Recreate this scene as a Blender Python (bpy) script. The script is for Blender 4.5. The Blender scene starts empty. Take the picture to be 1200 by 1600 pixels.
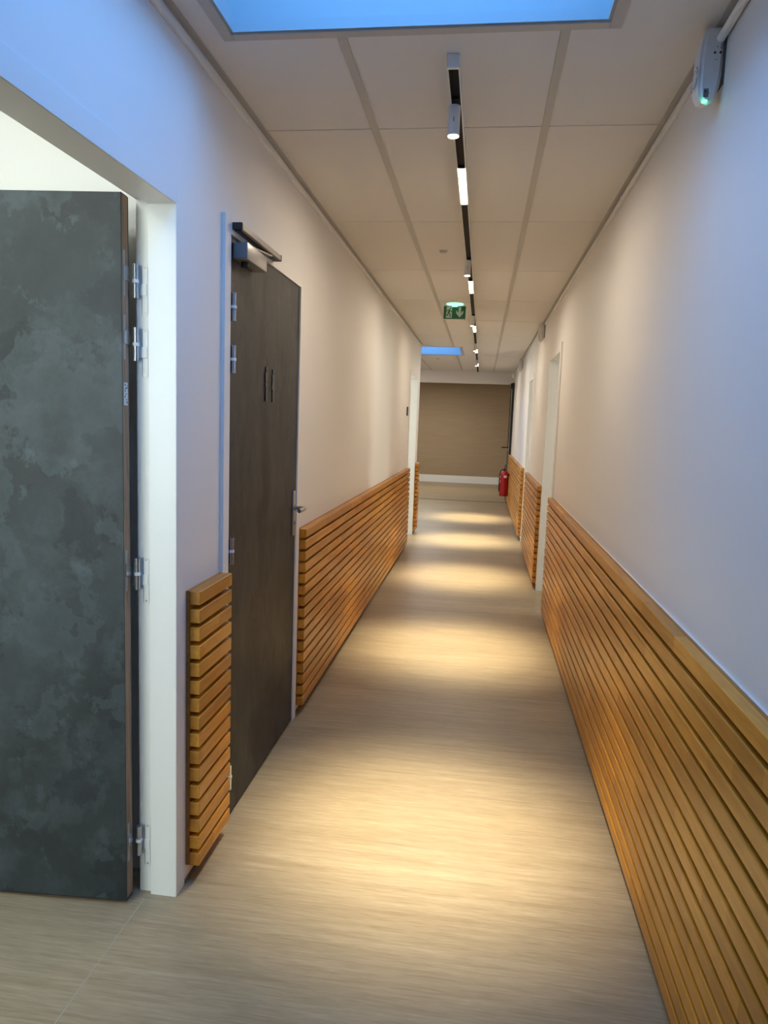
import bpy, bmesh, math, random
from mathutils import Vector, Matrix
random.seed(4)
scene = bpy.context.scene
col = scene.collection
PI = math.pi
XL, XR, H = -0.856, 0.565, 2.505
WT = 0.12                       # wall thickness

# ---------------------------------------------------------------- materials
def lin(c):
    return tuple(((v/255)/12.92 if v/255 <= .04045 else ((v/255+.055)/1.055)**2.4) for v in c) + (1,)
class NT:
    def __init__(s, name):
        s.m = bpy.data.materials.new(name); s.m.use_nodes = True
        s.t = s.m.node_tree; s.b = s.t.nodes['Principled BSDF']; s.t.nodes['Material Output']
    def n(s, kind, **k):
        x = s.t.nodes.new(kind)
        for a, v in k.items():
            if a.startswith('i_'): x.inputs[a[2:].replace('_', ' ')].default_value = v
            else: setattr(x, a, v)
        return x
    def l(s, a, b): s.t.links.new(a, b)
    def coord(s, scale=(1, 1, 1), kind='Object', loc=(0, 0, 0), rot=(0, 0, 0)):
        c = s.n('ShaderNodeTexCoord'); m = s.n('ShaderNodeMapping')
        m.inputs['Scale'].default_value = scale; m.inputs['Location'].default_value = loc; m.inputs['Rotation'].default_value = rot
        s.l(c.outputs[kind], m.inputs['Vector']); return m.outputs['Vector']
    def ramp(s, fac, stops):
        r = s.n('ShaderNodeValToRGB'); e = r.color_ramp.elements
        while len(e) < len(stops): e.new(.5)
        for q, (p, c) in zip(e, stops): q.position = p; q.color = c
        s.l(fac, r.inputs['Fac']); return r.outputs['Color']
    def mix(s, fac, a, b, mode='MIX'):
        x = s.n('ShaderNodeMix', data_type='RGBA', blend_type=mode)
        for sock, v in ((x.inputs[0], fac), (x.inputs[6], a), (x.inputs[7], b)):
            if hasattr(v, 'is_linked'): s.l(v, sock)
            else: sock.default_value = v
        return x.outputs[2]
    def bump(s, h, strength, dist=.001):
        b = s.n('ShaderNodeBump'); b.inputs['Strength'].default_value = strength; b.inputs['Distance'].default_value = dist
        s.l(h, b.inputs['Height']); s.l(b.outputs['Normal'], s.b.inputs['Normal'])
def plain(name, c, rough=.5, metal=0, spec=.5, noise=0, nscale=60, bump=0):
    t = NT(name); t.b.inputs['Roughness'].default_value = rough; t.b.inputs['Metallic'].default_value = metal
    t.b.inputs['Specular IOR Level'].default_value = spec
    nz = t.n('ShaderNodeTexNoise'); nz.inputs['Scale'].default_value = nscale; nz.inputs['Detail'].default_value = 4
    t.l(t.coord(), nz.inputs['Vector'])
    k = max(noise, .006)
    a = tuple(v*(1-k) for v in c[:3])+(1,); b = tuple(min(1, v*(1+k)) for v in c[:3])+(1,)
    t.l(t.ramp(nz.outputs['Fac'], [(.3, a), (.7, b)]), t.b.inputs['Base Color'])
    if bump: t.bump(nz.outputs['Fac'], bump)
    return t.m
def emit(name, c, s):
    t = NT(name); t.b.inputs['Base Color'].default_value = c; t.b.inputs['Emission Color'].default_value = c
    t.b.inputs['Emission Strength'].default_value = s; return t.m
def noise(t, vec, scale, detail=5, rough=.55, dist=0):
    n = t.n('ShaderNodeTexNoise'); n.inputs['Scale'].default_value = scale; n.inputs['Detail'].default_value = detail
    n.inputs['Roughness'].default_value = rough; n.inputs['Distortion'].default_value = dist
    t.l(vec, n.inputs['Vector']); return n.outputs['Fac']

M = {}
M['wall'] = plain('white_wall_paint', (.80, .775, .75, 1), .62, noise=.012, nscale=500, bump=.05)
M['frame'] = plain('white_lacquer', (.78, .78, .76, 1), .35)
M['white'] = plain('white_plastic', (.74, .74, .73, 1), .38)
M['tile'] = plain('ceiling_tile', (.74, .72, .70, 1), .85, noise=.03, nscale=900, bump=.1)
M['grid'] = plain('ceiling_grid_metal', (.50, .48, .45, 1), .5)
M['shaft'] = plain('skylight_lining', (.30, .36, .38, 1), .45)
M['trimblue'] = plain('skylight_trim_grey', (.40, .44, .46, 1), .4)
M['joint'] = plain('dark_joint', (.06, .055, .05, 1), .9)
M['black'] = plain('black_coating', (.012, .012, .013, 1), .35)
M['blackin'] = plain('black_track_insert', (.006, .005, .005, 1), .6, spec=.2)
M['steel'] = plain('zinc_plated_steel', (.55, .57, .6, 1), .25, metal=.9)
M['alu'] = plain('brushed_aluminium', (.42, .41, .39, 1), .38, metal=.75)
M['nylon'] = plain('white_nylon', (.85, .85, .85, 1), .4)
M['graymark'] = plain('grey_print', (.12, .12, .13, 1), .6)
M['greypan'] = plain('grey_plastic', (.16, .165, .17, 1), .4)
M['red'] = plain('red_enamel', (.42, .008, .015, 1), .25)
M['labelw'] = plain('white_label', (.7, .68, .66, 1), .5)
M['green'] = plain('green_sign', (.01, .13, .055, 1), .3)
M['signedge'] = plain('acrylic_edge', (.6, .66, .6, 1), .25)
M['signwhite'] = plain('sign_white', (.5, .55, .5, 1), .4)
M['footgap'] = plain('shadow_gap_dark', (.16, .12, .085, 1), .7)  # dark colour standing in for the shadow gap at the wall foot
M['jointline'] = plain('floor_weld_line', (.36, .32, .25, 1), .7)
M['led'] = emit('green_led', (.08, 1, .35, 1), 5)
M['spot_lens'] = emit('warm_lamp_lens', (1, .86, .58, 1), 14)
M['lin_lens'] = emit('warm_linear_diffuser', (1, .82, .58, 1), 13)
M['sign_lamp'] = emit('green_white_lamp', (.45, 1, .75, 1), .85)
M['fill_panel'] = emit('fill_panel_glow', (.86, 1, .93, 1), 4.2)  # glow of the added fill panels

# light oak vinyl floor: fine streaks running across the corridor (x)
t = NT('light_oak_vinyl')
v1 = t.coord((1.7, 34, 1)); v2 = t.coord((7, 120, 1)); v3 = t.coord((.5, 4.2, 1)); v4 = t.coord((20, 300, 1))
a = noise(t, v1, 1.0, 6, .62, .6); b = noise(t, v2, 1.0, 5, .6, .25); c = noise(t, v3, 1.0, 2, .5); d = noise(t, v4, 1, 3, .5)
ca = t.ramp(a, [(.28, lin((149, 131, 105))), (.5, lin((160, 143, 117))), (.72, lin((169, 153, 127)))])
cb = t.ramp(b, [(.3, (.80, .79, .77, 1)), (.62, (1.04, 1.04, 1.04, 1))])
cd = t.ramp(d, [(.3, (.86, .86, .85, 1)), (.7, (1.05, 1.05, 1.05, 1))])
cc = t.ramp(c, [(.3, (.9, .89, .88, 1)), (.7, (1.05, 1.05, 1.05, 1))])
x = t.mix(1, ca, cb, 'MULTIPLY'); x = t.mix(1, x, cc, 'MULTIPLY'); x = t.mix(1, x, cd, 'MULTIPLY')
t.l(x, t.b.inputs['Base Color']); t.b.inputs['Roughness'].default_value = .42; t.b.inputs['Specular IOR Level'].default_value = .42
t.bump(b, .12, .0006); M['floor'] = t.m

# oiled beech slats: staves of slightly different tone end to end
def woodmat(name, dark, mid, light, grain_axis='y', staves=True, rough=.36):
    t = NT(name)
    g = t.coord((18, 1.3, 18)) if grain_axis == 'y' else t.coord((30, 30, 1.6))
    f = noise(t, g, 3.2, 5, .6, .5)
    c = t.ramp(f, [(.3, dark), (.52, mid), (.75, light)])
    if staves:
        tc = t.n('ShaderNodeTexCoord'); sp = t.n('ShaderNodeSeparateXYZ'); t.l(tc.outputs['Object'], sp.inputs[0])
        row = t.n('ShaderNodeMath', operation='MULTIPLY'); t.l(sp.outputs['Z'], row.inputs[0]); row.inputs[1].default_value = 1/.056
        fl = t.n('ShaderNodeMath', operation='FLOOR'); t.l(row.outputs[0], fl.inputs[0])
        off = t.n('ShaderNodeMath', operation='MULTIPLY'); t.l(fl.outputs[0], off.inputs[0]); off.inputs[1].default_value = 4.377
        yy = t.n('ShaderNodeMath', operation='MULTIPLY_ADD'); t.l(sp.outputs['Y'], yy.inputs[0]); yy.inputs[1].default_value = 2.6; t.l(off.outputs[0], yy.inputs[2])
        fy = t.n('ShaderNodeMath', operation='FLOOR'); t.l(yy.outputs[0], fy.inputs[0])
        cb = t.n('ShaderNodeCombineXYZ'); t.l(fl.outputs[0], cb.inputs[0]); t.l(fy.outputs[0], cb.inputs[1])
        wn = t.n('ShaderNodeTexWhiteNoise', noise_dimensions='2D'); t.l(cb.outputs[0], wn.inputs['Vector'])
        tone = t.ramp(wn.outputs['Value'], [(0, (.82, .79, .74, 1)), (.35, (.96, .95, .93, 1)), (.7, (1.05, 1.05, 1.03, 1)), (1, (1.2, 1.22, 1.25, 1))])
        c = t.mix(1, c, tone, 'MULTIPLY')
    t.l(c, t.b.inputs['Base Color']); t.b.inputs['Roughness'].default_value = rough
    t.bump(f, .08, .0005); return t.m
M['slat'] = woodmat('oiled_beech_slat', (.44, .170, .013, 1), (.54, .230, .023, 1), (.60, .28, .038, 1))
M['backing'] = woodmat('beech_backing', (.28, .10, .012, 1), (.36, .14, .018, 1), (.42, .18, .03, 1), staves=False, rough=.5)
M['edge'] = woodmat('pine_door_edge', (.20, .11, .06, 1), (.34, .21, .13, 1), (.42, .28, .18, 1), 'z', False, .6)

# dark concrete-look laminate
def concrete(name, stretch, tint, lo, hi):
    t = NT(name)
    v = t.coord(stretch)
    big = noise(t, v, 2.4, 12, .62, .2); patch = noise(t, t.coord(stretch, loc=(5.3, 1.7, 9.3)), 3.6, 14, .60, .1); gate = noise(t, t.coord(stretch, loc=(1.3, 4.4, 2.2)), 7.5, 12, .7, .1); mid = noise(t, v, 5.0, 12, .66, .3); fine = noise(t, v, 26, 6, .7)
    base = t.ramp(big, [(.38, tuple(lo*k for k in tint)+(1,)), (.60, tuple((lo*.55+hi*.45)*k for k in tint)+(1,))])
    clouds = t.ramp(mid, [(.50, (0, 0, 0, 1)), (.565, (.4, .4, .4, 1)), (.68, (1, 1, 1, 1))])
    c = t.mix(clouds, base, tuple(hi*k for k in tint)+(1,))
    dk = noise(t, t.coord(stretch, loc=(3.1, 7.7, 1.3)), 3.0, 12, .68, .2)
    darks = t.ramp(dk, [(.53, (1, 1, 1, 1)), (.555, (.66, .66, .69, 1)), (.66, (.5, .5, .53, 1))])
    c = t.mix(1, c, darks, 'MULTIPLY')
    pm = t.ramp(patch, [(.545, (0, 0, 0, 1)), (.562, (.42, .42, .42, 1)), (.66, (.15, .15, .15, 1))]); c = t.mix(pm, c, tuple(hi*1.25*k for k in tint)+(1,))
    gm = t.ramp(gate, [(.60, (0, 0, 0, 1)), (.63, (.35, .35, .35, 1)), (.75, (.8, .8, .8, 1))]); c = t.mix(gm, c, tuple(hi*1.5*k for k in tint)+(1,))
    ff = t.ramp(fine, [(.3, (.88, .88, .88, 1)), (.7, (1.1, 1.1, 1.1, 1))])
    c = t.mix(1, c, ff, 'MULTIPLY')
    t.l(c, t.b.inputs['Base Color']); t.b.inputs['Roughness'].default_value = .5; t.b.inputs['Specular IOR Level'].default_value = .35
    t.bump(mid, .05, .0006); return t.m
M['stone1'] = concrete('dark_concrete_laminate', (1.0, 1.0, .9), (.74, 1, 1.14), .026, .066)
M['stone2'] = concrete('dark_streaked_laminate', (1.8, 1.8, .8), (1.0, .95, .88), .026, .052)

# woven tan wall in the far room: fine horizontal lines
t = NT('woven_tan_panel')
w = t.n('ShaderNodeTexWave', wave_type='BANDS', bands_direction='Z'); w.inputs['Scale'].default_value = 5.5; w.inputs['Distortion'].default_value = .4
t.l(t.coord(), w.inputs['Vector'])
f = noise(t, t.coord((2, 2, 30)), 1.2, 4)
c1 = t.ramp(f, [(.3, (.33, .245, .155, 1)), (.7, (.37, .275, .18, 1))])
c2 = t.ramp(w.outputs['Fac'], [(0, (.94, .94, .94, 1)), (.5, (1, 1, 1, 1))])
t.l(t.mix(1, c1, c2, 'MULTIPLY'), t.b.inputs['Base Color']); t.b.inputs['Roughness'].default_value = .8; M['tan'] = t.m
# glass of the roof windows
t = NT('roof_glass'); tr = t.n('ShaderNodeBsdfTransparent'); tr.inputs[0].default_value = (.96, .98, 1, 1)
gl = t.n('ShaderNodeBsdfGlossy'); gl.inputs['Roughness'].default_value = .02
mx = t.n('ShaderNodeMixShader'); mx.inputs[0].default_value = .04
t.l(tr.outputs[0], mx.inputs[1]); t.l(gl.outputs[0], mx.inputs[2]); t.l(mx.outputs[0], t.t.nodes['Material Output'].inputs['Surface']); M['glass'] = t.m

# ---------------------------------------------------------------- mesh helpers
def new(): return bmesh.new()
def box(bm, x0, x1, y0, y1, z0, z1, bev=0, seg=1, mat=None):
    r = bmesh.ops.create_cube(bm, size=1)
    vs = r['verts']
    for v in vs:
        v.co = Vector((x0 + (v.co.x+.5)*(x1-x0), y0 + (v.co.y+.5)*(y1-y0), z0 + (v.co.z+.5)*(z1-z0)))
    if bev:
        es = list({e for v in vs for e in v.link_edges})
        g = bmesh.ops.bevel(bm, geom=es, offset=bev, segments=seg, affect='EDGES', profile=.5)
        vs = list({v for f in g['faces'] for v in f.verts} | {v for v in vs if v.is_valid})
    if mat is not None: bmesh.ops.transform(bm, matrix=mat, verts=vs)
    return vs
def cyl(bm, p0, p1, r0, r1=None, n=20, caps=True):
    p0, p1 = Vector(p0), Vector(p1); r1 = r0 if r1 is None else r1
    d = p1-p0; q = d.to_track_quat('Z', 'Y').to_matrix().to_4x4()
    m = Matrix.Translation((p0+p1)/2) @ q
    return bmesh.ops.create_cone(bm, cap_ends=caps, segments=n, radius1=r0, radius2=r1, depth=d.length, matrix=m)['verts']
def lathe(bm, c, prof, n=24, axis='Z'):
    rings = []
    for r, h in prof:
        ring = []
        for i in range(n):
            a = 2*PI*i/n
            p = Vector((r*math.cos(a), r*math.sin(a), h))
            if axis == 'X': p = Vector((p.z, p.x, p.y))
            ring.append(bm.verts.new(Vector(c)+p))
        rings.append(ring)
    for a, b in zip(rings, rings[1:]):
        for i in range(n):
            bm.faces.new((a[i], a[(i+1) % n], b[(i+1) % n], b[i]))
    bm.faces.new(rings[0][::-1]); bm.faces.new(rings[-1])
    bmesh.ops.recalc_face_normals(bm, faces=bm.faces)
def tube(bm, pts, r, n=10):
    pts = [Vector(p) for p in pts]; rings = []
    for i, p in enumerate(pts):
        d = (pts[min(i+1, len(pts)-1)]-pts[max(i-1, 0)]).normalized()
        q = d.to_track_quat('Z', 'Y').to_matrix()
        rings.append([bm.verts.new(p+q @ Vector((r*math.cos(2*PI*k/n), r*math.sin(2*PI*k/n), 0))) for k in range(n)])
    for a, b in zip(rings, rings[1:]):
        for k in range(n): bm.faces.new((a[k], a[(k+1) % n], b[(k+1) % n], b[k]))
    bm.faces.new(rings[0][::-1]); bm.faces.new(rings[-1])
    bmesh.ops.recalc_face_normals(bm, faces=bm.faces)
def poly(bm, pts, nrm, th):
    """flat outline pts (3-D) extruded by th along nrm"""
    vs = [bm.verts.new(Vector(p)) for p in pts]
    f = bm.faces.new(vs)
    g = bmesh.ops.extrude_face_region(bm, geom=[f])
    bmesh.ops.translate(bm, vec=Vector(nrm)*th, verts=[e for e in g['geom'] if isinstance(e, bmesh.types.BMVert)])
    bmesh.ops.recalc_face_normals(bm, faces=bm.faces)
def obj(name, bm, mat, parent=None, smooth=False, loc=None):
    me = bpy.data.meshes.new(name)
    if smooth:
        for f in bm.faces: f.smooth = True
        for e in bm.edges:
            if len(e.link_faces) == 2 and e.calc_face_angle(0) > .6: e.smooth = False
    bm.to_mesh(me); bm.free()
    o = bpy.data.objects.new(name, me); col.objects.link(o); me.materials.append(mat)
    if parent is not None: o.parent = parent; o.matrix_parent_inverse = Matrix.Translation(-parent.location)
    return o
def tag(o, label=None, cat=None, group=None, kind=None):
    if label: o['label'] = label
    if cat: o['category'] = cat
    if group: o['group'] = group
    if kind: o['kind'] = kind
    return o
def struct(name, bm, mat): return tag(obj(name, bm, mat), kind='structure')
def empty(name, loc, label=None, cat=None, group=None, kind=None):
    o = bpy.data.objects.new(name, None); col.objects.link(o); o.location = loc; o.empty_display_size = .05
    return tag(o, label, cat, group, kind)

# ---------------------------------------------------------------- shell
Y0, Y1 = -2.6, 18.5             # back of the corridor, far wall
BK = 14.3                       # bulkhead
LE = 9.82                       # left wall ends here
O1 = (1.03, 1.965, 2.035); O2 = (2.366, 3.305, 2.058); O3 = (8.56, 9.47, 2.03)
R1 = (5.70, 6.56, 2.045); R2 = (8.72, 9.38, 2.03)

bm = new(); box(bm, -4.2, 4.2, Y0-.2, Y1+.2, -.12, 0); struct('floor', bm, M['floor'])
bm = new(); box(bm, XL-.09, XL-.087, .2, 1.935, 0, .0006); struct('trim_1', bm, M['jointline'])
bm = new(); box(bm, -3.0, XR-.06, 14.12, 14.16, 0, .003); struct('trim_2', bm, M['joint'])

def wall(name, xa, xb, openings, ya, yb):
    bm = new(); y = ya
    for (a, b, z) in openings:
        box(bm, xa, xb, y, a, 0, 2.6); box(bm, xa, xb, a, b, z, 2.6); y = b
    box(bm, xa, xb, y, yb, 0, 2.6)
    bmesh.ops.remove_doubles(bm, verts=bm.verts, dist=1e-5)
    return struct(name, bm, M['wall'])
wall('wall_left', XL-WT, XL, [(O1[0]-.0135, O1[1]+.0135, O1[2]+.0165), O2, O3], Y0, LE)
wall('wall_right', XR, XR+WT, [R1, R2], Y0, BK+.2)
bm = new(); box(bm, 1.5, 1.62, BK+.08, Y1, 0, 2.6); box(bm, XR+WT, 1.5, BK+.08, BK+.2, 0, 2.6); struct('wall_far_right', bm, M['wall'])
bm = new(); box(bm, -3.2, XL-WT, LE-.12, LE, 0, 2.6); struct('wall_left_return', bm, M['wall'])
bm = new(); box(bm, -3.32, -3.2, LE-.12, Y1, 0, 2.6); struct('wall_far_left', bm, M['wall'])
bm = new(); box(bm, XL-WT, XR+WT, Y0-.12, Y0, 0, 2.6); struct('wall_back', bm, M['wall'])
bm = new(); box(bm, -3.2, 1.5, Y1, Y1+.12, .18, 2.6); struct('wall_far', bm, M['tan'])
bm = new(); box(bm, -3.2, 1.5, Y1-.012, Y1+.12, 0, .18); struct('baseboard_far', bm, M['frame'])
bm = new(); box(bm, -3.2, XR, BK, BK+.2, 2.268, 2.6); struct('wall_bulkhead', bm, M['wall'])

# side rooms behind the openings
def room(name, x0, x1, y0, y1, open_side):
    bm = new(); w = .1
    if open_side != 'L': box(bm, x0-w, x0, y0-w, y1+w, 0, 2.6)
    if open_side != 'R': box(bm, x1, x1+w, y0-w, y1+w, 0, 2.6)
    box(bm, x0, x1, y0-w, y0, 0, 2.6); box(bm, x0, x1, y1, y1+w, 0, 2.6)
    struct(name, bm, M['wall'])
room('wall_open_room', -3.6, XL-WT, -1.4, 2.075, 'R')
room('wall_washroom', -2.6, XL-WT, 2.28, 4.2, 'R')
room('wall_left_office', -3.1, XL-WT, 6.6, 9.55, 'R')
room('wall_right_office', XR+WT, 3.9, 5.0, 7.2, 'L')
room('wall_far_office', XR+WT, 3.9, 7.5, 10.4, 'L')

# ceiling: 600 x 1200 lay-in tiles, hidden cross joints, visible long bars
SK = [(-.737, .274, .86, 2.057), (-1.36, -.35, 10.06, 11.17)]
def subtract(rects, hole):
    out = []
    hx0, hx1, hy0, hy1 = hole
    for (a, b, c, d) in rects:
        if b <= hx0 or a >= hx1 or d <= hy0 or c >= hy1: out.append((a, b, c, d)); continue
        if a < hx0: out.append((a, hx0, c, d))
        if b > hx1: out.append((hx1, b, c, d))
        m0, m1 = max(a, hx0), min(b, hx1)
        if c < hy0: out.append((m0, m1, c, hy0))
        if d > hy1: out.append((m0, m1, hy1, d))
    return out
bars = [-.4354, .1646]
FR = .028
bm = new()
holes = [(a-FR, b+FR, c-FR, d+FR) for a, b, c, d in SK]
def tiles(cols, rows, x0, x1, y0, y1):
    xs = [x0]+sorted(c for c in cols if x0 < c < x1)+[x1]; ys = [y0]+[r for r in rows if y0 < r < y1]+[y1]
    for a, b in zip(xs, xs[1:]):
        for c, d in zip(ys, ys[1:]):
            rs = [(a+.0015, b-.0015, c+.0030, d-.0030)]
            for h_ in holes: rs = subtract(rs, h_)
            for r in rs:
                if r[1]-r[0] > .01 and r[3]-r[2] > .01: box(bm, r[0], r[1], r[2], r[3], H, H+.012)
rows = [2.7196+1.2*k for k in range(-5, 14)]
tiles(bars, rows, XL, XR, Y0, LE)
tiles([-.4354-.6*k for k in range(5)]+bars, rows, -3.2, XR, LE, BK)
tiles([-.4354-.6*k for k in range(5)]+bars+[.7646, 1.3646], rows, -3.2, 1.5, BK+.2, Y1)
tiles([], [], -3.6, XL-WT, -1.4, 2.075); tiles([], [], -2.6, XL-WT, 2.28, 4.2); tiles([], [], -3.1, XL-WT, 6.6, 9.55)
tiles([], [], XR+WT, 3.9, 5.0, 7.2); tiles([], [], XR+WT, 3.9, 7.5, 10.4)
ceil = struct('ceiling', bm, M['tile'])
bm = new()
rs = [(-4.2, 4.2, Y0-.2, Y1+.2)]
for h_ in holes: rs = subtract(rs, h_)
for r in rs: box(bm, *r, H+.095, H+.16)
obj('roof_deck', bm, M['joint'], ceil)
bm = new()
for bx in bars:
    for (ya, yb) in [(Y0, LE if bx < -9 else Y1)]:
        rs = [(bx-.013, bx+.013, ya, yb)]
        for h_ in holes+[(-4, 4, BK, BK+.2)]: rs = subtract(rs, h_)
        for r in rs: box(bm, *r, H-.004, H+.02, .001)
for bx in [-.4354-.6*k for k in range(1, 5)]:
    rs = [(bx-.013, bx+.013, LE, Y1)]
    for h_ in holes+[(-4, 4, BK, BK+.2)]: rs = subtract(rs, h_)
    for r in rs: box(bm, *r, H-.004, H+.02, .001)
obj('ceiling_grid', bm, M['grid'], ceil)
bm = new()
box(bm, XL, XL+.022, Y0, LE, H-.003, H+.02); box(bm, XR-.022, XR, Y0, BK, H-.003, H+.02)
obj('edge_profile', bm, M['grid'], ceil)

# roof windows
for i, (a, b, c, d) in enumerate(SK):
    root = empty('window_%d' % (i+1), ((a+b)/2, (c+d)/2, H), kind='structure')
    top = H+.52
    bm = new(); w = .025
    box(bm, a-w, a, c-w, d+w, H+.006, top); box(bm, b, b+w, c-w, d+w, H+.006, top)
    box(bm, a, b, c-w, c, H+.006, top); box(bm, a, b, d, d+w, H+.006, top)
    obj('skylight_shaft', bm, M['shaft'], root)
    bm = new()      # trim lining the lower edge and the flange on the ceiling
    e = .008
    box(bm, a, a+e, c, d, H, H+.03); box(bm, b-e, b, c, d, H, H+.03)
    box(bm, a+e, b-e, c, c+e, H, H+.03); box(bm, a+e, b-e, d-e, d, H, H+.03)
    obj('skylight_trim', bm, M['shaft'], root)
    bm = new(); f = FR+.004
    box(bm, a-f, a, c-f, d+f, H-.004, H+.008, .001); box(bm, b, b+f, c-f, d+f, H-.004, H+.008, .001)
    box(bm, a, b, c-f, c, H-.004, H+.008, .001); box(bm, a, b, d, d+f, H-.004, H+.008, .001)
    obj('skylight_flange', bm, M['grid'], root)
    bm = new(); box(bm, a-w, b+w, c-w, d+w, top, top+.012); obj('glass_pane', bm, M['glass'], root)
    L = bpy.data.lights.new('sky_portal', 'AREA'); L.shape = 'RECTANGLE'; L.size = b-a; L.size_y = d-c; L.cycles.is_portal = True
    lo = bpy.data.objects.new('sky_portal', L); col.objects.link(lo); lo.location = ((a+b)/2, (c+d)/2, top-.01)
    lo.parent = root; lo.matrix_parent_inverse = Matrix.Translation(-root.location)

# ---------------------------------------------------------------- door frames (fixed trim)
def casing(name, x, s, y0, y1, z, w=.055, proud=.003, depth=WT, reb=0, parent=None):
    """frame round an opening; s=+1 when the corridor lies on the +x side of the wall face x"""
    bm = new()
    xa, xb = x, x+s*proud
    lo, hi = min(xa, xb), max(xa, xb)
    e = .004
    box(bm, lo, hi, y0-w, y0+e, 0, z+w, .0008); box(bm, lo, hi, y1-e, y1+w, 0, z+w, .0008); box(bm, lo, hi, y0+e, y1-e, z-e, z+w, .0008)
    # reveals
    xr = x-s*depth; lo, hi = min(x, xr), max(x, xr)
    if reb:
        xm = x-s*reb; l2, h2 = min(x, xm), max(x, xm); l3, h3 = min(xm, xr), max(xm, xr)
        box(bm, l2, h2, y0, y0+e, 0, z); box(bm, l2, h2, y1-e, y1+.001, 0, z-e); box(bm, l2, h2, y0, y1, z-e, z+.001)
        box(bm, l3, h3, y1+.009, y1+.013, 0, z+.012); box(bm, l3, h3, y0-.013, y0-.009, 0, z+.012); box(bm, l3, h3, y0-.01, y1+.01, z+.012, z+.016)
        box(bm, xm-.004, xm, y1-e, y1+.013, 0, z+.012); cyl(bm, (xm-.004, y1+.003, 0), (xm-.004, y1+.003, z), .0035, n=10)
        box(bm, xm-.004, xm, y0, y1, z-e, z+.014)
    else:
        box(bm, lo, hi, y0, y0+e, 0, z); box(bm, lo, hi, y1-e, y1, 0, z); box(bm, lo, hi, y0+e, y1-e, z-e, z)
    fb = x+s*proud
    bm.faces.ensure_lookup_table(); bm.normal_update()
    for f in bm.faces:
        if abs(f.normal.x) > .9 and abs(f.calc_center_median().x-fb) < .0005: f.material_index = 1
    o = struct(name, bm, M['frame']); o.data.materials.append(M['wall']); return o

# the wall behind the deep rebate of the first opening has to give way
casing('trim_3', XL, 1, O1[0], O1[1], O1[2], .055, .003, WT+.0, reb=.075)
casing('trim_4', XL, 1, O2[0], O2[1], O2[2], .050, .013, .03)
casing('trim_5', XL, 1, O3[0], O3[1], O3[2], .05, .006)
casing('trim_6', XR, -1, R1[0], R1[1], R1[2], .06, .012)
casing('trim_7', XR, -1, R2[0], R2[1], R2[2], .05, .006)

# ---------------------------------------------------------------- doors
def hinge_barrel(parent, x, y, zc, r=.0085, h=.086):
    hg = bmesh.new()
    cyl(hg, (x, y, zc-h/2), (x, y, zc-.004), r, n=16); cyl(hg, (x, y, zc+.004), (x, y, zc+h/2), r, n=16)
    cyl(hg, (x, y, zc+h/2), (x, y, zc+h/2+.003), r*1.12, n=16); cyl(hg, (x, y, zc-h/2-.003), (x, y, zc-h/2), r*1.12, n=16)
    o = obj('hinge', hg, M['steel'], parent, True)
    rg = bmesh.new(); cyl(rg, (x, y, zc-.0045), (x, y, zc+.0045), r*1.22, n=16)
    g = bpy.data.objects.new('hinge_ring', bpy.data.meshes.new('hinge_ring')); rg.to_mesh(g.data); rg.free(); g.data.materials.append(M['nylon'])
    col.objects.link(g); g.parent = o
    return o
HZ = [1.825, 1.654, 1.001, .175]

# open door (swings into the side room, hung on the far jamb)
th = math.radians(3.8)
Rm = Matrix.Translation((-.983, 1.902, 0)) @ Matrix.Rotation(th, 4, 'Z')   # local -x runs along the leaf, +y through its thickness
d1 = empty('door_1', (-.983, 1.902, 0), kind='structure')
def o1(name, bm, mat, smooth=False):
    bmesh.ops.transform(bm, matrix=Rm, verts=bm.verts); return obj(name, bm, mat, d1, smooth)
bm = new(); box(bm, -.93, 0, 0, .004, .014, 2.045, .0008); box(bm, -.93, 0, .044, .048, .014, 2.045, .0008)
obj1 = obj('door_face', bm, M['stone1'], None)
obj1.matrix_world = Rm; obj1.parent = d1; obj1.matrix_parent_inverse = Matrix.Translation(-d1.location)
bm = new(); box(bm, -.929, -.0005, .004, .044, .016, 2.043); o1('door_edge', bm, M['edge'])
bm = new(); box(bm, -.929, -.001, .003, .045, .009, .0155); box(bm, -.929, -.001, .004, .044, 2.0435, 2.046); o1('door_seal', bm, M['black'])
bm = new(); box(bm, -.002, .0006, .010, .034, 1.484, 1.546); lb = o1('door_label', bm, M['labelw'])
bm = new()
for z, h, y, w in [(1.540, .006, .014, .006), (1.531, .004, .017, .011), (1.524, .008, .015, .005), (1.515, .003, .018, .010), (1.508, .006, .014, .006), (1.492, .007, .025, .006), (1.500, .002, .020, .01), (1.535, .012, .028, .002)]:
    box(bm, .0004, .0009, y, y+w, z-h/2, z+h/2)
bmesh.ops.transform(bm, matrix=Rm, verts=bm.verts); obj('label_print', bm, M['graymark'], None).parent = lb
for zc in HZ:
    bm = new(); box(bm, -.002, .0005, .010, .024, zc-.045, zc+.075, .0004)
    o1('hinge_leaf', bm, M['alu'])
    bm = new(); box(bm, .0003, .002, .012, .040, zc-.003, zc+.036, .0005); box(bm, -.001, .0026, .028, .044, zc-.003, zc+.036, .0005)
    o1('hinge_plate', bm, M['steel'])
    hinge_barrel(d1, -.9705, 1.958, zc, .0078)
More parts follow.
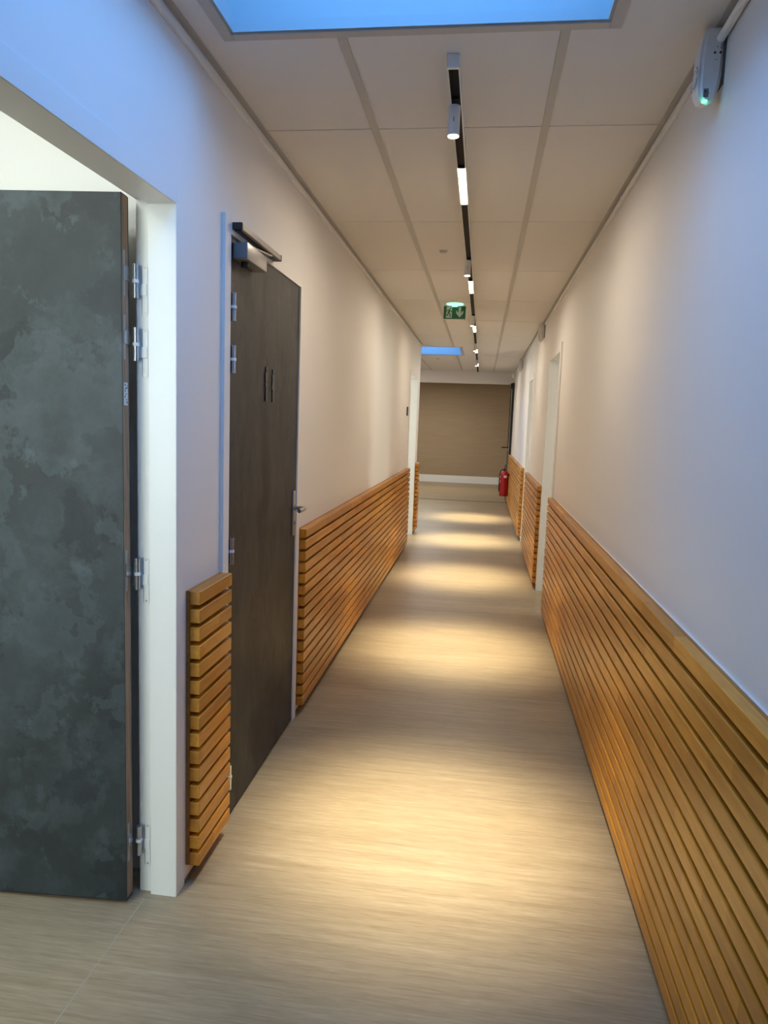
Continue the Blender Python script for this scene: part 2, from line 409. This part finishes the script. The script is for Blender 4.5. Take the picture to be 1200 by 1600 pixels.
# frame-side plates of those hinges: stadium shaped, screwed to the rebate
tr3 = bpy.data.objects['trim_3']
for zc in HZ:
    bm = new()
    def stadium(x0, z0, z1, r, y, k=14):
        pts = [(x0+r*math.cos(PI*i/k), y, z1-r+r*math.sin(PI*i/k)) for i in range(k+1)]
        pts += [(x0-r*math.cos(PI*i/k), y, z0+r-r*math.sin(PI*i/k)) for i in range(k+1)]
        return pts
    poly(bm, stadium(-.9505, zc-.105+.012, zc+.035+.012, .0085, O1[1]+.0095), (0, -1, 0), .0012)
    hp = obj('hinge_plate', bm, M['frame'], tr3)
    bm = new()
    out = stadium(-.9505, zc-.105+.012, zc+.035+.012, .0092, O1[1]+.0092); inn = stadium(-.9505, zc-.105+.012, zc+.035+.012, .0082, O1[1]+.0092)
    vo = [bm.verts.new(p) for p in out]; vi = [bm.verts.new(p) for p in inn]
    for i in range(len(vo)): bm.faces.new((vo[i], vo[(i+1) % len(vo)], vi[(i+1) % len(vi)], vi[i]))
    bmesh.ops.translate(bm, vec=(0, -.0014, 0), verts=bm.verts)
    obj('plate_outline', bm, M['graymark'], None).parent = hp
    bm = new()
    for dz in (.039, -.083): cyl(bm, (-.9505, O1[1]+.009, zc+dz), (-.9505, O1[1]+.0072, zc+dz), .003, n=10)
    cyl(bm, (-.957, O1[1]+.009, zc-.02), (-.957, O1[1]+.0068, zc-.02), .003, n=10)
    obj('screw', bm, M['alu'], None).parent = hp
    bm = new(); box(bm, -.972, -.945, O1[1]+.0062, O1[1]+.0095, zc-.036, zc-.005, .0006); obj('hinge_tab', bm, M['frame'], None).parent = hp

# washroom door, closed
d2 = empty('door_2', (XL, 2.37, 0), kind='structure')
bm = new(); box(bm, XL-.034, XL+.006, O2[0]+.005, O2[1]-.004, .008, O2[2]-.006, .0015); obj('door_leaf', bm, M['stone2'], d2)
for zc in HZ: hinge_barrel(d2, XL+.017, 2.387, zc, .0085)
bm = new(); box(bm, XL+.0055, XL+.014, 3.236, 3.272, .925, 1.135, .003, 2); obj('handle_plate', bm, M['alu'], d2, True)
bm = new(); tube(bm, [(XL+.012, 3.254, 1.055), (XL+.048, 3.254, 1.055), (XL+.060, 3.249, 1.055), (XL+.066, 3.238, 1.056), (XL+.068, 3.20, 1.056), (XL+.068, 3.16, 1.056), (XL+.066, 3.135, 1.056)], .0095, 14)
cyl(bm, (XL+.012, 3.254, 1.055), (XL+.022, 3.254, 1.055), .014, n=20); cyl(bm, (XL+.012, 3.254, .985), (XL+.020, 3.254, .985), .009, n=16)
obj('door_handle', bm, M['alu'], d2, True)
# pictograms: narrow black standing figures
def figure(yc, zt, skirt):
    s = .133
    half = [(.0, 1.0), (.012, .99), (.018, .965), (.018, .90), (.010, .865), (.020, .845), (.030, .80), (.030, .63), (.024, .60), (.022, .52), (.030, .49), (.030, .44), (.018, .40), (.018, .03), (.026, 0)]
    if skirt: half = [(.0, 1.0), (.012, .99), (.018, .965), (.018, .90), (.010, .865), (.018, .845), (.028, .80), (.024, .64), (.038, .40), (.020, .38), (.018, .03), (.026, 0)]
    pts = [(XL+.006, yc+a*.62, zt-s+b*s) for a, b in half] + [(XL+.006, yc-a*.62, zt-s+b*s) for a, b in half[::-1] if a > 0]
    bm = new(); poly(bm, pts, (1, 0, 0), .004); return bm
obj('person_pictogram', figure(2.800, 1.662, False), M['black'], d2)
obj('person_pictogram', figure(2.893, 1.660, True), M['black'], d2)

# closer: body on the leaf, slide rail on the head of the frame
dc = empty('door_closer', (XL+.03, 2.6, 2.03), 'silver hydraulic closer with black-capped slide rail above the dark washroom door', 'door closer')
bm = new(); box(bm, XL+.0065, XL+.058, 2.402, 2.62, 1.983, 2.037, .003, 2); obj('closer_body', bm, M['alu'], dc, True)
bm = new(); box(bm, XL+.010, XL+.057, 2.398, 2.4025, 1.985, 2.035, .002); obj('end_cap', bm, M['greypan'], dc)
bm = new(); cyl(bm, (XL+.032, 2.455, 1.966), (XL+.032, 2.455, 1.983), .014, n=20); obj('pivot_cover', bm, M['black'], dc, True)
bm = new(); box(bm, XL+.014, XL+.046, 2.385, 2.845, 2.072, 2.092, .0015); obj('slide_rail', bm, M['alu'], dc)
bm = new(); box(bm, XL+.013, XL+.047, 2.376, 2.386, 2.0705, 2.0935, .0015); box(bm, XL+.018, XL+.042, 2.386, 2.84, 2.068, 2.0722); box(bm, XL+.013, XL+.047, 2.844, 2.850, 2.0705, 2.0935, .001); obj('rail_cap', bm, M['black'], dc)
bm = new(); box(bm, -.11, .11, -.009, .009, -.003, .003, .001, mat=Matrix.Translation((XL+.034, 2.62, 2.055)) @ Matrix.Rotation(PI/2-.02, 4, 'Z') @ Matrix.Rotation(-.09, 4, 'Y')); obj('closer_arm', bm, M['alu'], dc)
bm = new(); cyl(bm, (XL+.032, 2.515, 2.037), (XL+.032, 2.515, 2.050), .009, n=16); obj('arm_spindle', bm, M['black'], dc, True)

# black-framed door standing open against the right wall beyond the corridor
d3 = empty('door_3', (.54, 14.5, 0), kind='structure')
bm = new(); x0, x1 = .522, .562
box(bm, x0, x1, 14.0, 14.07, .005, 2.28, .002); box(bm, x0, x1, 14.86, 14.93, .005, 2.28, .002)
box(bm, x0, x1, 14.07, 14.86, 2.19, 2.28); box(bm, x0, x1, 14.07, 14.86, .005, .12); box(bm, x0, x1, 14.07, 14.86, .98, 1.05)
obj('door_frame_rails', bm, M['black'], d3)
bm = new(); box(bm, x0+.015, x1-.015, 14.07, 14.86, .12, 2.19); obj('door_infill', bm, M['greypan'], d3)
bm = new(); tube(bm, [(x0, 14.03, 1.07), (x0-.05, 14.03, 1.07), (x0-.06, 14.035, 1.07), (x0-.10, 14.05, 1.068), (x0-.14, 14.05, 1.066)], .012, 8); obj('door_handle', bm, M['black'], d3)
bm = new(); box(bm, x0-.03, x0+.02, 13.97, 14.20, 2.17, 2.27, .004); obj('closer_body', bm, M['black'], d3)
bm = new(); box(bm, x0-.01, x0+.0, 14.0, 14.06, .99, 1.15, .002); obj('handle_plate', bm, M['alu'], d3)

# ---------------------------------------------------------------- slatted wainscots
def wainscot(x, s, y0, y1, label, zb=.058):
    root = empty('slatted_wainscot', (x, (y0+y1)/2, zb), label, 'wall panelling', 'slatted wood wainscots along the corridor')
    d, bk = .045, .013
    n, pitch, hh = 16, .0560, .0425
    bm = new()
    xa, xb = sorted((x, x+s*bk)); box(bm, xa, xb, y0, y1, zb, .940, .0008)
    obj('backing_board', bm, M['backing'], root)
    bm = new()
    for i in range(n):
        z1 = .940-i*pitch; z0 = z1-hh
        xa, xb = sorted((x+s*(bk-.0005), x+s*d)); box(bm, xa, xb, y0, y1, z0, z1, .0022)
    obj('slats', bm, M['slat'], root)
    if s > 0: return root
    bm = new(); xa, xb = sorted((x, x+s*.006)); box(bm, xa, xb, y0-.001, y1+.001, .9402, .9415); obj('sealant_strip', bm, M['white'], root)
    return root
wainscot(XL, 1, 2.036, 2.318, 'short slatted orange-brown wood panel between the open door frame and the dark washroom door')
wainscot(XL, 1, 3.366, 8.47, 'long slatted wood wainscot on the left wall beyond the dark washroom door')
wainscot(XL, 1, 9.525, 9.80, 'narrow slatted wood panel at the far end of the left wall past the white doorway')
wainscot(XR, -1, Y0+.02, 5.60, 'longest slatted wood wainscot along the right wall, nearest in the foreground')
wainscot(XR, -1, 6.625, 8.64, 'slatted wood wainscot between the two white doorways of the right wall')
wainscot(XR, -1, 9.45, 13.95, 'farthest slatted wood wainscot on the right wall, behind the red extinguisher')
# dark strip standing in for the shadow gap at the left wall foot
bm = new(); box(bm, XL, XL+.005, 2.03, 2.31, 0, .012); box(bm, XL, XL+.005, 3.36, 8.5, 0, .012); box(bm, XL, XL+.005, 9.53, LE, 0, .012)
struct('shadow_gap_left', bm, M['footgap'])
bm = new(); box(bm, XR-.005, XR, Y0, 5.62, 0, .012); box(bm, XR-.005, XR, 6.63, 8.66, 0, .012); box(bm, XR-.005, XR, 9.44, 14, 0, .012)
struct('shadow_gap_right', bm, M['footgap'])  # same dark shadow-gap strip along the right wall

# ---------------------------------------------------------------- cable trunking
def trunk(x, s, y0, y1, label, joints=()):
    root = empty('cable_trunking', (x, (y0+y1)/2, 2.47), label, 'cable trunking', 'cable trunkings below the ceiling')
    xa, xb = sorted((x, x+s*.013)); bm = new(); box(bm, xa, xb, y0, y1, 2.462, 2.482, .002, 2); obj('trunking_cover', bm, M['frame'], root)
    for j in joints:
        bm = new(); xa, xb = sorted((x, x+s*.015)); box(bm, xa, xb, j-.012, j+.012, 2.460, 2.484, .001); obj('joint_cover', bm, M['frame'], root)
trunk(XL, 1, Y0+.01, LE-.01, 'thin white cable trunking along the top of the left wall', (6.4,))
trunk(XR, -1, 2.23, 7.40, 'thin white cable trunking on the right wall beyond the nearest white alarm unit', (3.45,))
trunk(XR, -1, 7.60, 11.3, 'thin white cable trunking on the far right wall between the two distant white units')
bm = new(); pts = [(XR-.012, Y0+.02, 2.467), (XR-.012, 1.4, 2.467), (XR-.012, 1.95, 2.467), (XR-.014, 2.03, 2.462), (XR-.016, 2.064, 2.458)]
tube(bm, pts, .0105, 12)
tag(obj('cable_conduit', bm, M['frame'], None, True), 'round white conduit entering the near side of the white alarm unit', 'conduit')

# ---------------------------------------------------------------- wall units (right wall)
def unit(yc, label, detail):
    w, d = .074, .060; y0, y1 = yc-w/2, yc+w/2; z0, z1 = 2.300, 2.487
    root = empty('alarm_unit', (XR, yc, z0), label, 'alarm unit', 'white alarm units on the right wall')
    # side outline (depth u from the wall, height z), rounded at the bottom front
    prof = [(0, z1), (.044, z1), (.052, z1-.008), (.057, z1-.03), (d, z1-.07), (d, z0+.040), (d-.004, z0+.018), (d-.013, z0+.005), (.034, z0), (.022, z0+.004), (.012, z0+.020), (.005, z0+.045), (0, z0+.085)]
    bm = new()
    vs = [bm.verts.new((XR-.004-u*.95, y0, z)) for u, z in prof]; f = bm.faces.new(vs)
    g = bmesh.ops.extrude_face_region(bm, geom=[f]); nv = [e for e in g['geom'] if isinstance(e, bmesh.types.BMVert)]
    bmesh.ops.translate(bm, vec=(0, w, 0), verts=nv); bmesh.ops.recalc_face_normals(bm, faces=bm.faces)
    side = [e for e in bm.edges if abs(e.verts[0].co.y-e.verts[1].co.y) < 1e-6]
    bmesh.ops.bevel(bm, geom=side, offset=.009, segments=3, affect='EDGES')
    for v in bm.verts:
        if v.co.z < z0+.06: v.co.z += .018*(v.co.y-y0)/w
    obj('housing', bm, M['white'], root, True)
    bm = new(); vs = [bm.verts.new((XR-u*.1, y0+.003, z)) for u, z in ((0, z1), (.05, z1), (.05, z0+.06), (0, z0+.05))]; f = bm.faces.new(vs)
    g = bmesh.ops.extrude_face_region(bm, geom=[f]); bmesh.ops.translate(bm, vec=(0, w-.006, 0), verts=[e for e in g['geom'] if isinstance(e, bmesh.types.BMVert)]); bmesh.ops.recalc_face_normals(bm, faces=bm.faces)
    obj('back_plate', bm, M['graymark'], root)
    # round grille on the front face
    xf = XR-.004-d*.95
    bm = new(); lathe(bm, (xf+.001, yc, z0+.075), [(.031, 0), (.031, -.002), (.027, -.004), (.024, -.002), (.010, -.002)], 32, 'X'); obj('grille_ring', bm, M['white'], root, True)
    if not detail: return
    bm = new()
    for rr in (.0282, .020):
        for a0, a1 in ((-1.2, -.15), (.15, 1.2), (1.9, 3.0), (3.3, 4.4)):
            prev = None
            for k in range(9):
                a = a0+(a1-a0)*k/8
                q = [bm.verts.new((xf-.0038, yc+(rr+dr)*math.cos(a), z0+.075+(rr+dr)*math.sin(a))) for dr in (-.0013, .0013)]
                if prev: bm.faces.new((prev[0], prev[1], q[1], q[0]))
                prev = q
    obj('grille_slots', bm, M['graymark'], root)
    ys = y0-.0006
    def dot(bm, u, z, r, n=12): cyl(bm, (XR-u, ys+.001, z), (XR-u, ys, z), r, n=n)
    bm = new(); dot(bm, .022, 2.438, .0013); dot(bm, .028, 2.424, .0028); dot(bm, .0255, 2.407, .001); dot(bm, .0215, 2.407, .001)
    dot(bm, .0145, 2.424, .0032)
    # small CE mark
    def arc(bm, u, z, r, a0, a1, wd=.0011, n=10):
        prev = None
        for k in range(n+1):
            a = a0+(a1-a0)*k/n
            q = [bm.verts.new((XR-u+(r+dr)*math.cos(a), ys, z+(r+dr)*math.sin(a))) for dr in (-wd/2, wd/2)]
            if prev: bm.faces.new((prev[0], prev[1], q[1], q[0]))
            prev = q
    arc(bm, .013, 2.4375, .0034, .4, PI-.4); arc(bm, .013, 2.4325, .0034, .4, PI-.4)
    box(bm, XR-.0136, XR-.0124, ys-.0001, ys+.0005, 2.4325, 2.436)
    obj('printed_marks', bm, M['black'], root)
    bm = new(); box(bm, XR-.048, XR-.036, ys-.0004, ys+.001, 2.317, 2.338); p = obj('grey_window', bm, M['greypan'], root)
    bm = new(); arc(bm, .0385, 2.327, .003, -1.6, 1.6, .001); cyl(bm, (XR-.044, ys, 2.331), (XR-.044, ys-.001, 2.331), .002, n=10)
    bmesh.ops.translate(bm, vec=(0, -.0006, 0), verts=bm.verts); obj('window_mark', bm, M['black'], None).parent = p
    bm = new(); box(bm, XR-.050, XR-.038, y0-.0012, y0+.004, 2.3045, 2.311, .0008); obj('status_light', bm, M['led'], root)
unit(2.100, 'large white rounded alarm unit with green status light, nearest on the right wall', True)
unit(7.50, 'white alarm unit above the nearer white doorway of the right wall', False)
unit(11.42, 'most distant white alarm unit high on the right wall', False)

bm = new(); lathe(bm, (.535, 13.9, 2.395), [(.010, .05), (.028, .045), (.032, .02), (.034, 0), (.030, -.018), (.018, -.030), (.004, -.034)], 20)
cam_root = empty('dome_camera', (.535, 13.9, 2.45), 'tiny round white device high in the far right corner above the black door', 'dome camera')
obj('dome', bm, M['nylon'], cam_root, True)
bm = new(); box(bm, .53, .565, 13.88, 13.92, 2.42, 2.46, .003); obj('mount', bm, M['white'], cam_root)

# small black plate beside the far left doorway
bm = new(); box(bm, XL, XL+.010, 8.235, 8.325, 1.545, 1.645, .002); tag(obj('door_plate', bm, M['black']), 'small black plate on the left wall before the far white doorway', 'door plate')

# ---------------------------------------------------------------- ceiling detectors
def detector(x, y, label):
    bm = new(); lathe(bm, (x, y, H-.001), [(.026, .002), (.026, -.002), (.021, -.005), (.018, -.010), (.006, -.012)], 24)
    return tag(obj('ceiling_sensor', bm, M['grid'], None, True), label, 'sensor', 'small round sensors in the ceiling')
detector(-.287, 4.56, 'small round grey sensor in the ceiling between the track and the exit sign')
detector(-.76, 11.8, 'tiny round sensor in the far ceiling past the distant skylight')

# ---------------------------------------------------------------- exit sign
ex = empty('exit_sign', (-.289, 6.5, 2.5), 'green illuminated emergency exit sign with running figure and down arrow hanging from ceiling', 'exit sign')
bm = new(); lathe(bm, (-.289, 6.5, H), [(.030, 0), (.074, 0), (.074, -.006), (.068, -.010), (.02, -.012)], 32); obj('lamp_base', bm, M['sign_lamp'], ex, True)
bm = new(); box(bm, -.313, -.265, 6.492, 6.508, 2.478, 2.495, .002); obj('panel_clamp', bm, M['sign_lamp'], ex)
bm = new(); box(bm, -.388, -.191, 6.497, 6.503, 2.370, 2.486, .0015); pn = obj('sign_panel', bm, M['signedge'], ex)
bm = new(); box(bm, -.384, -.195, 6.4955, 6.497, 2.376, 2.486); obj('green_face', bm, M['green'], pn)
def rel(bm): return bm
YS = 6.4955
def face(u, v): return (-.384+u*.189, YS, 2.376+v*.110)
bm = new(); poly(bm, [face(*p) for p in [(.10, .08), (.38, .08), (.38, .94), (.13, .94)]], (0, -1, 0), .0008); obj('doorway_symbol', bm, M['signwhite'], pn)
bm = new()
S2 = YS-.0008
def f2(u, v): return (-.384+u*.189, S2, 2.376+v*.110)
def limb(pts, w):
    for (a, b) in zip(pts, pts[1:]):
        ax, az = a[0]*.189, a[1]*.110; bx, bz = b[0]*.189, b[1]*.110
        dx, dz = bx-ax, bz-az; L = math.hypot(dx, dz); nx, nz = -dz/L*w, dx/L*w
        poly(bm, [(-.384+ax+nx, S2, 2.376+az+nz), (-.384+bx+nx, S2, 2.376+bz+nz), (-.384+bx-nx, S2, 2.376+bz-nz), (-.384+ax-nx, S2, 2.376+az-nz)], (0, -1, 0), .0006)
cyl(bm, (-.384+.29*.189, S2, 2.376+.80*.110), (-.384+.29*.189, S2-.0006, 2.376+.80*.110), .0065, n=16)
limb([(.27, .70), (.22, .45)], .0065); limb([(.26, .66), (.32, .58), (.40, .58)], .0028); limb([(.25, .69), (.17, .68), (.13, .56)], .0028)
limb([(.23, .47), (.29, .34), (.31, .15)], .0038); limb([(.21, .46), (.18, .28), (.08, .26)], .0038)
obj('running_figure', bm, M['green'], pn)
bm = new(); poly(bm, [face(*p) for p in [(.68, .92), (.79, .92), (.79, .48), (.90, .66), (.90, .44), (.735, .12), (.57, .44), (.57, .66), (.68, .48)]], (0, -1, 0), .0008); obj('down_arrow', bm, M['signwhite'], pn)

# ---------------------------------------------------------------- lighting track with spots and linear inserts
TX = -.134; TW = .0175
tr = empty('lighting_track', (TX, 8.4, H), 'long white lighting track with black channel running down the ceiling', 'lighting track')
def sect(bm, x0, x1, z0, z1, ya, yb, b=0): box(bm, x0, x1, ya, yb, z0, z1, b)
ya, yb = 2.205, 14.2
bm = new(); sect(bm, TX-TW, TX-TW+.003, 2.468, H, ya, yb); sect(bm, TX+TW-.003, TX+TW, 2.468, H, ya, yb); sect(bm, TX-TW+.003, TX+TW-.003, H-.006, H, ya, yb)
obj('track_housing', bm, M['frame'], tr)
bm = new(); sect(bm, TX-TW-.0005, TX+TW+.0005, 2.466, H-.001, ya-.008, ya+.004, .0008); obj('end_feed', bm, M['frame'], tr)
bm = new(); sect(bm, TX-TW+.003, TX+TW-.003, 2.478, 2.499, ya+.004, yb); sect(bm, TX-TW+.003, TX-TW+.0065, 2.470, 2.478, ya+.004, yb); sect(bm, TX+TW-.0065, TX+TW-.003, 2.470, 2.478, ya+.004, yb)
obj('black_channel', bm, M['blackin'], tr)
spots = [2.46, 4.66, 6.96, 9.26, 11.55]
slabel = ['nearest white cylinder spotlight on the ceiling track, just beyond its end', 'second white cylinder spotlight from the near end of the ceiling track', 'third white spotlight from the near end, just past the exit sign', 'fourth spotlight from the near end of the ceiling track', 'farthest small spotlight on the ceiling track']
lins = [3.25, 5.52, 7.85, 10.15, 12.4]
llabel = ['nearest glowing linear insert in the ceiling track, long bright bar', 'second glowing linear insert from the near end of the track', 'third glowing linear insert, just beyond the exit sign', 'fourth glowing linear insert, level with the far skylight', 'farthest glowing linear insert of the ceiling track']
WARM = (1, .87, .58)
for y, lb_ in zip(spots, slabel):
    s = empty('track_spotlight', (TX-.006, y, 2.47), lb_, 'spotlight', 'spotlights hanging from the ceiling track')
    x = TX-.006
    bm = new(); box(bm, TX-.012, TX+.012, y-.05, y+.05, 2.471, 2.477, .001); obj('track_adapter', bm, M['blackin'], s)
    bm = new(); lathe(bm, (x, y, 0), [(.016, 2.472), (.0195, 2.470), (.0195, 2.383), (.0185, 2.380)], 28); b_ = obj('lamp_body', bm, M['white'], s, True)
    bm = new(); box(bm, x-.0013, x+.0013, y-.0202, y-.0190, 2.418, 2.432); obj('slot', bm, M['graymark'], None).parent = b_
    bm = new(); cyl(bm, (x, y, 2.3785), (x, y, 2.3805), .0175, n=28); obj('lens', bm, M['spot_lens'], s)
    L = bpy.data.lights.new('spot_beam', 'SPOT'); L.energy = 290; L.color = WARM; L.spot_size = math.radians(44); L.spot_blend = 1; L.shadow_soft_size = .016
    lo = bpy.data.objects.new('spot_beam', L); col.objects.link(lo); lo.location = (x, y, 2.374); lo.parent = s; lo.matrix_parent_inverse = Matrix.Translation(-s.location)
    L = L.copy(); L.energy = 240; L.spot_size = math.radians(32)
    lo = bpy.data.objects.new('spot_beam', L); col.objects.link(lo); lo.location = (x, y, 2.374); lo.parent = s; lo.matrix_parent_inverse = Matrix.Translation(-s.location)
for y, lb_ in zip(lins, llabel):
    s = empty('linear_track_light', (TX, y, 2.47), lb_, 'linear light', 'linear inserts glowing in the ceiling track')
    bm = new(); box(bm, TX-.0135, TX+.0135, y-.235, y+.235, 2.464, 2.4775, .002, 2); obj('diffuser', bm, M['lin_lens'], s)
    for e_ in (y-.243, y+.235):
        bm = new(); box(bm, TX-.014, TX+.014, e_, e_+.008, 2.465, 2.4775); obj('end_cap', bm, M['blackin'], s)
    L = bpy.data.lights.new('linear_glow', 'AREA'); L.shape = 'RECTANGLE'; L.size = .027; L.size_y = .46; L.energy = 6; L.color = (1, .85, .67); L.spread = math.radians(175)
    lo = bpy.data.objects.new('linear_glow', L); col.objects.link(lo); lo.location = (TX, y, 2.4625); lo.parent = s; lo.matrix_parent_inverse = Matrix.Translation(-s.location)

# ---------------------------------------------------------------- fill lamps added out of view in open room, hall and far room
def panel(x, y, label, power, sx=.6, sy=.6, c=(.90, 1, .97)):
    s = empty('fill_light_panel', (x, y, H), label, 'ceiling light')
    bm = new(); box(bm, x-sx/2-.015, x+sx/2+.015, y-sy/2-.015, y+sy/2+.015, H-.010, H-.0005, .002); obj('panel_frame', bm, M['white'], s)
    bm = new(); box(bm, x-sx/2, x+sx/2, y-sy/2, y+sy/2, H-.012, H-.0095); obj('panel_diffuser', bm, M['fill_panel'], s)
    L = bpy.data.lights.new('panel_glow', 'AREA'); L.shape = 'RECTANGLE'; L.size = sx; L.size_y = sy; L.energy = power; L.color = c
    lo = bpy.data.objects.new('panel_glow', L); col.objects.link(lo); lo.location = (x, y, H-.014); lo.parent = s; lo.matrix_parent_inverse = Matrix.Translation(-s.location)
panel(-1.55, .9, 'unseen square fill light added in the room with the open dark door', 7, c=(.93, 1, .95))
panel(-1.9, 12.6, 'unseen square fill light added in the wide hall at the corridor end', 20, c=(1, .97, .9))
panel(-1.2, 16.4, 'unseen square fill light added in the room behind the far bulkhead', 38, c=(1, .93, .82))

# windows of the side rooms: white frame, unseen glowing blind added in place of daylight
M['blind'] = emit('glowing_blind', (.86, 1, .97, 1), 2.2)  # blind gives off its own light, standing in for daylight
nwin = [2]
def side_window(c, nx, ny, wd, z0, z1, power, color):
    nwin[0] += 1
    cx, cy = c; root = empty('window_%d' % nwin[0], (cx, cy, z0), kind='structure')
    M4 = Matrix.Translation((cx, cy, 0)) @ Matrix.Rotation(math.atan2(ny, nx)-PI/2, 4, 'Z')     # local +y points into the room
    h = wd/2
    bm = new(); f = .06
    box(bm, -h-f, -h, 0, .05, z0-f, z1+f, .003); box(bm, h, h+f, 0, .05, z0-f, z1+f, .003); box(bm, -h, h, 0, .05, z1, z1+f, .003); box(bm, -h, h, 0, .05, z0-f, z0, .003); box(bm, -.03, .03, 0, .045, z0, z1)
    bmesh.ops.transform(bm, matrix=M4, verts=bm.verts); obj('window_frame', bm, M['frame'], root)
    bm = new(); box(bm, -h, h, .008, .014, z0, z1); bmesh.ops.transform(bm, matrix=M4, verts=bm.verts); obj('daylight_blind', bm, M['blind'], root)
    L = bpy.data.lights.new('daylight', 'AREA'); L.shape = 'RECTANGLE'; L.size = wd; L.size_y = z1-z0; L.energy = power; L.color = color
    lo = bpy.data.objects.new('daylight', L); col.objects.link(lo); lo.parent = root; lo.matrix_parent_inverse = Matrix.Translation(-root.location)
    lo.location = (cx+nx*.055, cy+ny*.055, (z0+z1)/2); lo.rotation_euler = Vector((-nx, -ny, 0)).to_track_quat('Z', 'Y').to_euler()
side_window((-1.95, -1.4), 0, 1, 1.5, .9, 2.25, 30, (.90, 1, .97))
side_window((-3.1, 8.45), 1, 0, .9, .9, 2.2, 32, (.95, 1, .93))
side_window((3.9, 5.9), -1, 0, .9, .9, 2.2, 25, (1, 1, .86))
side_window((3.9, 8.9), -1, 0, .9, .9, 2.2, 25, (1, 1, .86))

# ---------------------------------------------------------------- fire extinguisher
ex = empty('fire_extinguisher', (.432, 13.0, .235), 'red fire extinguisher with white labels hanging in front of the far slatted panel', 'fire extinguisher')
X, Yc = .432, 13.0
bm = new(); lathe(bm, (X, Yc, 0), [(.060, .235), (.074, .240), (.078, .255), (.078, .615), (.074, .640), (.055, .665), (.028, .680), (.022, .690)], 32); body = obj('cylinder_body', bm, M['red'], ex, True)
def wrap(z0, z1, a0, a1, mat, name):
    bm = new(); prev = None
    for k in range(9):
        a = a0+(a1-a0)*k/8; q = [bm.verts.new((X+.0788*math.sin(a), Yc-.0788*math.cos(a), z)) for z in (z0, z1)]
        if prev: bm.faces.new((prev[0], q[0], q[1], prev[1]))
        prev = q
    obj(name, bm, mat, None).parent = body; body
for zz in ((.565, .610, -.15, .55), (.56, .60, -1.4, -.95), (.47, .53, -1.3, -1.0)):
    wrap(zz[0], zz[1], zz[2], zz[3], M['labelw'], 'label')
bm = new(); cyl(bm, (X, Yc, .688), (X, Yc, .725), .017, n=16); box(bm, X-.010, X+.010, Yc-.05, Yc+.02, .722, .734, .002)
box(bm, X-.008, X+.012, Yc-.055, Yc+.015, .748, .757, .002, mat=Matrix.Identity(4)); box(bm, X-.004, X+.004, Yc+.0, Yc+.018, .722, .757)
tube(bm, [(X+.004, Yc, .755), (X+.006, Yc, .775), (X+.018, Yc-.01, .79)], .008, 8)
obj('valve_and_lever', bm, M['black'], ex)
bm = new(); tube(bm, [(X-.012, Yc-.02, .705), (X-.05, Yc-.04, .70), (X-.078, Yc-.05, .66), (X-.086, Yc-.045, .58), (X-.086, Yc-.03, .42), (X-.083, Yc-.02, .32)], .010, 8); obj('hose', bm, M['black'], ex, True)
bm = new(); box(bm, X+.02, .521, Yc-.02, Yc+.02, .60, .64, .003); obj('wall_bracket', bm, M['black'], ex)

# ---------------------------------------------------------------- sky, camera, view
w = bpy.data.worlds.new('sky'); scene.world = w; w.use_nodes = True
bg = w.node_tree.nodes['Background']; bg.inputs[0].default_value = (.17, .45, 1.0, 1); bg.inputs[1].default_value = 7.0

cam = bpy.data.cameras.new('camera'); co = bpy.data.objects.new('camera', cam); col.objects.link(co)
cam.sensor_fit = 'HORIZONTAL'; cam.sensor_width = 36; cam.lens = 1133.715*36/1200; cam.clip_start = .05
R2 = Vector((0.9904281815514034, 0.13341376392302862, 0.035394699951695155)); U2 = Vector((-0.05121106199471866, 0.11705127895152666, 0.9918046305725664)); F = Vector((-0.1281773939435235, 0.9841238568857592, -0.1227631458954376))
m = Matrix((R2, U2, -F)).transposed().to_4x4(); m.translation = (0, 0, 1.4628); co.matrix_world = m
scene.camera = co
vs = scene.view_settings; vs.view_transform = 'Standard'; vs.look = 'None'; vs.gamma = 1; vs.use_curve_mapping = False; vs.exposure = 0.36
